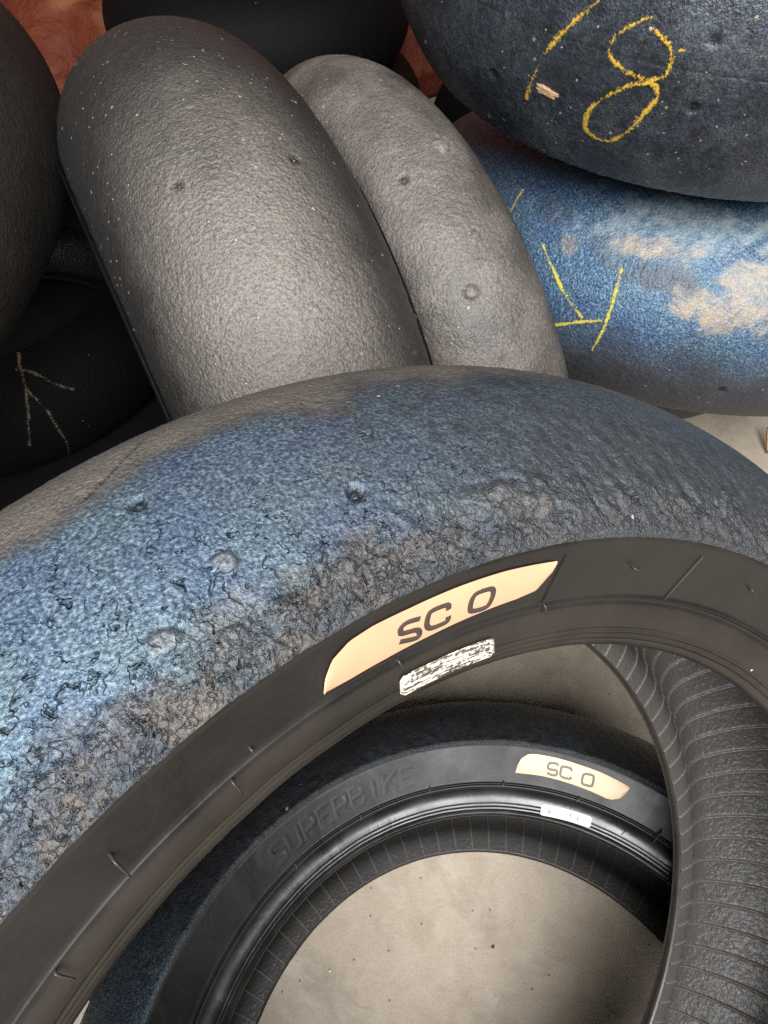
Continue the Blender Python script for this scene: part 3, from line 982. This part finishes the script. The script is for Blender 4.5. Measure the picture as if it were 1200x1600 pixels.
# ------------------------------------------------------------------ the stack on the right
tF = Tyre((0.2422, 0.8259, 0.6499), (0.0032, -0.13, 0.9915), 0.3105, 0.2783, 0.1007, 0.0640)
tG = Tyre((0.2960, 0.8715, 0.3144), (0.0831, 0.2087, 0.9744), 0.3420, 0.2592, 0.1085, 0.0640)
tK = Tyre((0.33, 1.09, 0.099), (0, 0, 1), 0.285, 0.24, 0.098, 0.0640)


def seam_f(T, S, P, t, h, m):
    sm = np.exp(-((S - 0.02) * t.L / 0.0006) ** 2)
    m['pit'] = np.maximum(m['pit'], 0.6 * sm)
    return crumbs(15, 0.8)(T, S, P, t, h, m) - 0.0004 * sm


def marks_g(T, S, P, t, h, m):
    T, S = T - 0.05, S + 0.045
    n = fbm(P * 55, 4, 91, 0.6)
    n2 = fbm(P * 95, 4, 92, 0.6)
    n3 = fbm(P * 20, 2, 93, 0.6)

    def blob(a, s, ra, rs, k=1.0, soft=0.35):
        d = np.hypot((T - a) * t.R / ra, (S - s) * t.L / rs) + 0.75 * n + 0.5 * n3
        return k * (1 - sst(1 - soft, 1 + soft, d))
    # pale heat patches with a curved blue streak between them
    pale = np.maximum(blob(5.86, 0.68, 0.085, 0.030, 1, 0.5), blob(6.20, 0.60, 0.060, 0.050, 1, 0.4))
    tan = np.maximum(blob(5.80, 0.52, 0.034, 0.010, 0.8), blob(5.98, 0.24, 0.034, 0.020, 1, 0.22))
    tan = np.maximum(tan, blob(6.06, 0.36, 0.034, 0.026, 0.9))
    tan = np.maximum(tan, 0.6 * blob(5.56, 0.40, 0.010, 0.009))
    x, y = (T - 5.93) * t.R, (S - 0.40) * t.L
    streak = np.exp(-((x - 0.9 * y - 6.0 * y * y + 0.004 * n) / 0.0065) ** 2) * sst(0.22, 0.36, S)
    m['tan'] = np.clip(0.80 * tan * (0.75 + 0.9 * n2) * (1 - 0.9 * streak), 0, 0.8)
    m['pale'] = np.clip(0.62 * pale * (0.70 + 0.9 * n2) * (1 - 0.9 * streak), 0, 0.9)
    dark = np.maximum(np.maximum(blob(5.83, 0.37, 0.036, 0.014, 0.65), blob(5.68, 0.47, 0.022, 0.011, 0.4)), blob(5.47, 0.60, 0.020, 0.010, 0.4))
    m['blue'] = np.clip(np.maximum(m['blue'], streak) * (1 - dark), 0, 1)
    return crumbs(19, 0.5)(T, S, P, t, h, m)


F_ = thing('racing_tyre', 'topmost tyre of the right stack, black with yellow crayon 1 and 8 on its tread', 'tyre', tF.matrix(), GROUP)
build_tread(tF, F_, tread_material('black_blue_tread', (0.0075, 0.008, 0.010), fleck=1.2, grain=620, bumps=0.8, rough=0.38, bdist=0.0010),
            (4.3, 6.9), 0.0052, 150, shape_plain(400, lambda T, S, P, b: 0.30 * sst(0.1, 0.8, S + 0.2 * b) * sst(5.5, 6.2, T) + 0.22 + 0.2 * b,
                                                 lambda T, S, P, b: 0.05 + 0.16 * b, 0.7, MARKS['F_pin'], seam_f))
G_ = thing('racing_tyre', 'heat-blued slick with pale patches and a yellow crayon V, under the black 18 tyre', 'tyre', tG.matrix(), GROUP)
build_tread(tG, G_, tread_material('bright_blue_tread', (0.018, 0.019, 0.022), blue_lo=(0.022, 0.044, 0.080), blue_hi=(0.060, 0.112, 0.180), tan=(0.33, 0.235, 0.145),
                                   fleck=0.4, grain=520, rough=0.45),
            (4.4, 7.0), 0.0052, 160, shape_plain(430, lambda T, S, P, b: sst(-0.40, 0.22, S + 0.16 * b) * (0.50 + 0.5 * sst(5.2, 5.75, T)) + 0.10,
                                                 lambda T, S, P, b: (0.08 + 0.15 * b) * (1 - sst(-0.3, 0.0, S)), 1.0, MARKS['G_pin'], marks_g))
K_ = thing('racing_tyre', 'small black tyre on the floor in shadow at the bottom of the right stack', 'tyre', tK.matrix(), GROUP)
build_tread(tK, K_, tread_material('bottom_tread', fleck=0.3), (4.4, 6.6), 0.012, 50, shape_plain(450))
for t, o in ((tF, F_), (tG, G_), (tK, K_)):
    for sd in (1, -1):
        build_walls(t, o, black_wall, dull_bead, sd)
    build_liner(t, o, inner, 84)
ribbon(tF, F_, 'crayon_figure', [MARKS['F_1']], 0.0054, yellow, 0.0016, 0.0003, 10, 0.12)['label'] = 'thick yellow crayon figure 1'
ribbon(tF, F_, 'crayon_figure', [MARKS['F_8'], MARKS['F_dot']], 0.0046, yellow, 0.0016, 0.0003, 8, 0.12)['label'] = 'grainy yellow crayon figure 8'
ribbon(tG, G_, 'crayon_letter', MARKS['G_V'][:3], 0.0040, lemon, 0.0016, 0.0003, 10, 0.12)['label'] = 'lemon yellow crayon V with a bar across its foot'
ribbon(tG, G_, 'crayon_dash', [MARKS['G_V'][3]], 0.0032, yellow, 0.0016, 0.0003, 10, 0.12)

# ------------------------------------------------------------------ tyres on the left and at the back, rubber colours darkened for the shade
tH = Tyre((-0.6575, 0.6632, 0.4203), (-0.4921, -0.1286, 0.8610), 0.3219, 0.2487, 0.1164, 0.0800)
tI = Tyre((-0.73, 1.02, 0.097), (0, 0, 1), 0.325, 0.262, 0.095, 0.0620)
tJ = Tyre((-0.30, 1.86, 0.096), (0, 0, 1), 0.325, 0.262, 0.095, 0.0620)
tJ2 = Tyre((-0.33, 1.85, 0.288), (0.02, 0, 1), 0.325, 0.262, 0.095, 0.0620)
H_ = thing('racing_tyre', 'dark brownish slick at the far left edge, on top of the chalk-marked tyre', 'tyre', tH.matrix(), GROUP)
build_tread(tH, H_, tread_material('dark_brown_tread', (0.008, 0.007, 0.006), (0.034, 0.027, 0.021), fleck=0.3, grain=450, rough=0.5, spec=0.4),
            (0.0, 6.2), 0.008, 110, shape_plain(500, None, lambda T, S, P, b: 0.35 + 0.3 * b))
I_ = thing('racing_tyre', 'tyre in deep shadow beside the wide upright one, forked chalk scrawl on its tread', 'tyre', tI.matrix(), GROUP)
build_tread(tI, I_, tread_material('shade_darkened_tread', (0.003, 0.003, 0.003), fleck=0.2, rough=0.6, spec=0.12), (-0.6, 1.8), 0.006, 110, shape_plain(520))
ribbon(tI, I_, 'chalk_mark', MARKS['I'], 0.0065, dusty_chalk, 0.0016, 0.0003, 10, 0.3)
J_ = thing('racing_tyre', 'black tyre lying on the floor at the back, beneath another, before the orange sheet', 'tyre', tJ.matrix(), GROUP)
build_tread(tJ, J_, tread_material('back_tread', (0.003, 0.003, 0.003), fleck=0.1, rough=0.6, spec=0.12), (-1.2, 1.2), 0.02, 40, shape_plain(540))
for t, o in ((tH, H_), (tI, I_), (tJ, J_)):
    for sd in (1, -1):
        build_walls(t, o, shaded_wall, shaded_wall, sd, 240)
    build_liner(t, o, shaded_inner, 84)
tJ3 = Tyre((0.37, 1.73, 0.096), (0, 0, 1), 0.325, 0.262, 0.095, 0.0620)  # extra tyre, added to keep the slit behind the stack dark
J2_ = J_.copy()
COL.objects.link(J2_)
J2_.matrix_world = tJ2.matrix()
J2_['label'] = 'black tyre lying on top of another at the back, above the two upright tyres'
J3_ = J_.copy()
COL.objects.link(J3_)
J3_.matrix_world = tJ3.matrix()
J3_['label'] = 'added black tyre that darkens the slit behind the right stack'
for new in (J2_, J3_):
    for ch in list(J_.children):
        c = ch.copy()
        COL.objects.link(c)
        c.parent = new

# ------------------------------------------------------------------ crumpled orange sheet behind the pile
nx, nz = 150, 90
X, Z = np.meshgrid(np.linspace(-1.5, 0.75, nx), np.linspace(0.004, 1.15, nz))
Pq = np.stack([X.ravel(), 0 * X.ravel(), Z.ravel()], 1)
Y = 2.30 + 0.075 * np.sin(X.ravel() * 9 + 2.0 * Z.ravel()) + 0.10 * fbm(Pq * np.array([3.0, 1, 5.0]), 3, 77) + 0.03 * np.abs(fbm(Pq * np.array([7, 1, 16]), 3, 78)) - 0.25 * (1 - sst(0.0, 0.5, Z.ravel()))
i, j = np.meshgrid(np.arange(nz - 1), np.arange(nx - 1), indexing='ij')
fq = np.stack([i * nx + j, i * nx + j + 1, (i + 1) * nx + j + 1, (i + 1) * nx + j], -1).reshape(-1, 4)
m, nt, p = nodes_of('orange_sheet')
g = G(nt)
co = g.coord()
g.put(p.inputs['Base Color'], g.ramp(g.noise(g.scale(co, (2.2, 1, 4.0)), 1.0, 4, 0.6), [(0.3, (0.10, 0.012, 0.003)), (0.5, (0.14, 0.026, 0.005)), (0.66, (0.30, 0.105, 0.030))]))  # orange kept low to stand in for the missing light at the back
p.inputs['Roughness'].default_value = 0.75
g.put(p.inputs['Normal'], g.bump(g.noise(co, 14.0, 4, 0.55, 0.3), 0.8, 0.03))
sheet = link_mesh('orange_sheet', np.stack([X.ravel(), Y, Z.ravel()], 1), fq, m)
sol = sheet.modifiers.new('thickness', 'SOLIDIFY')
sol.thickness = 0.004
sheet['label'] = 'crumpled orange plastic sheet hanging in the dark behind the tyres'
sheet['category'] = 'plastic sheet'

# ------------------------------------------------------------------ black sheet added as shade on the floor under the left tyres
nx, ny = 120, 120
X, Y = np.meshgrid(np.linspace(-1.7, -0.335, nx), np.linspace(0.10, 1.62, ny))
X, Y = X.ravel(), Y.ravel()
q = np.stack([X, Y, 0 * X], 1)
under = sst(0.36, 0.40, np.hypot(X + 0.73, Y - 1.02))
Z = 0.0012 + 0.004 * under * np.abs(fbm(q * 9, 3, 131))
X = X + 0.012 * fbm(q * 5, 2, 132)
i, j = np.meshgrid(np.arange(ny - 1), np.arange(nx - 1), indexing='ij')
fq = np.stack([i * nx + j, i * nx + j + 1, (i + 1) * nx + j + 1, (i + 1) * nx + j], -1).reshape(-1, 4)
added_shade_sheet = link_mesh('added_shade_sheet', np.stack([X, Y, Z], 1), fq, plain('shade_black', (0.005, 0.005, 0.005), 0.6, 0, 0.3, 30, 0.002, 0.25))
added_shade_sheet['label'] = 'added black sheet standing in for the shade under the tyres on the left'
added_shade_sheet['category'] = 'plastic sheet'

# ------------------------------------------------------------------ bits of dry straw, bark and stones
straw_mat = plain('dry_straw', (0.55, 0.33, 0.12), 0.6, 0, 0.2, 200)
bark_mat = plain('bark', (0.42, 0.26, 0.15), 0.8, 0, 0.3, 260, 0.002)


def blade(name, p0, p1, width, mat, label, cat, group=None, lift=0.004, parent=None):
    p0, p1 = np.array(p0, float), np.array(p1, float)
    d = p1 - p0
    side = np.cross(d, (0, 0, 1.0))
    side /= np.linalg.norm(side)
    V, F = [], []
    n = 9
    for k in range(n):
        x = k / (n - 1)
        c = p0 + d * x + np.array([0, 0, lift * math.sin(math.pi * x)])
        w = width * (0.15 + math.sin(math.pi * min(1, x * 0.93 + 0.05)) ** 0.8) * 0.5
        V += [c - side * w, c + np.array([0, 0, w * 0.5]), c + side * w, c - np.array([0, 0, w * 0.15])]
    for k in range(n - 1):
        for q in range(4):
            F.append((k * 4 + q, k * 4 + (q + 1) % 4, k * 4 + 4 + (q + 1) % 4, k * 4 + 4 + q))
    F += [(0, 1, 2, 3), tuple(range(4 * n - 4, 4 * n))]
    o = link_mesh(name, np.array(V), F, mat)
    o['label'], o['category'] = label, cat
    if group:
        o['group'] = group
    return o


blade('straw_blade', (0.376, 0.868, 0.004), (0.369, 0.902, 0.03), 0.005, straw_mat, 'straw blade standing up from the floor in the gap under the blue-patched tyre', 'straw', 'straw blades on the floor')
blade('straw_blade', (0.378, 0.868, 0.004), (0.412, 0.884, 0.014), 0.006, straw_mat, 'straw blade lying across the foot of the upright one under the blue tyre', 'straw', 'straw blades on the floor')
blade('straw_blade', (0.505, 0.775, 0.004), (0.512, 0.815, 0.02), 0.007, straw_mat, 'pale straw blade on open concrete right of the tilted tyre', 'straw', 'straw blades on the floor')


def chip(name, p, n, u, size, mat, label, cat, seed):
    """small flat irregular flake resting on a surface"""
    p, n, u = (np.array(v, float) for v in (p, n, u))
    n /= np.linalg.norm(n)
    u = u - n * (u @ n)
    u /= np.linalg.norm(u)
    v = np.cross(n, u)
    rs = np.random.RandomState(seed)
    k = 14
    ang = np.linspace(0, 2 * math.pi, k, endpoint=False)
    rr = 1 + 0.32 * rs.uniform(-1, 1, k)
    V = []
    for lev, sc in ((0.0, 0.92), (0.35, 1.0), (1.0, 0.62)):
        for a, r in zip(ang, rr):
            V.append(p + u * math.cos(a) * r * size[0] * sc + v * math.sin(a) * r * size[1] * sc + n * (size[2] * lev * (1 + 0.3 * rs.uniform(-1, 1))))
    F = []
    for l in range(2):
        for q in range(k):
            F.append((l * k + q, l * k + (q + 1) % k, l * k + k + (q + 1) % k, l * k + k + q))
    F += [tuple(range(k))[::-1], tuple(range(2 * k, 3 * k))]
    o = link_mesh(name, np.array(V), F, mat, smooth=False)
    o['label'], o['category'] = label, cat
    return o


def on_tyre(t, at, off=0.001):
    m = np.array(t.matrix())
    p = t.at(at[0], at[1], off)
    q = t.at(at[0], at[1], off + 0.01)
    u = t.at(at[0] + 0.01, at[1], off)
    R3 = m[:3, :3]
    return R3 @ p + m[:3, 3], R3 @ (q - p), R3 @ (u - p)


fc = np.mean(MARKS['F_chip'], axis=0)
p, n, u = on_tyre(tF, fc)
chip('bark_flake', p, n, u, (0.011, 0.0042, 0.0012), bark_mat, 'pale bark flake stuck at the foot of the yellow figure 1', 'bark flake', 3)
stone_mat = plain('grit', (0.30, 0.27, 0.23), 0.8, 0, 0.3, 300, 0.001)
FLOOR_BITS = [((-0.21, 0.157), 0.0026, 'dark crumb of rubber on the concrete nearest the ribbed inner edge', (0.03, 0.028, 0.025)),
              ((0.016, 0.137), 0.0020, 'small dark stone lying near the middle of the concrete inside the hole', (0.06, 0.05, 0.04)),
              ((0.12, 0.19), 0.0014, 'orange speck of grit on the concrete inside the hole', (0.55, 0.18, 0.05)),
              ((-0.14, 0.12), 0.0013, 'white speck of grit on the concrete inside the hole', (0.75, 0.73, 0.68))]
for k, ((x, y), r, lab, colr) in enumerate(FLOOR_BITS):
    chip('grit_stone', (x, y, 0.0005), (0, 0, 1), (1, 0.4, 0), (r, r * 0.7, r * 0.8), plain('grit_%s' % ('dark', 'brown', 'orange', 'white')[k], colr, 0.7), lab, 'grit', 20 + k)
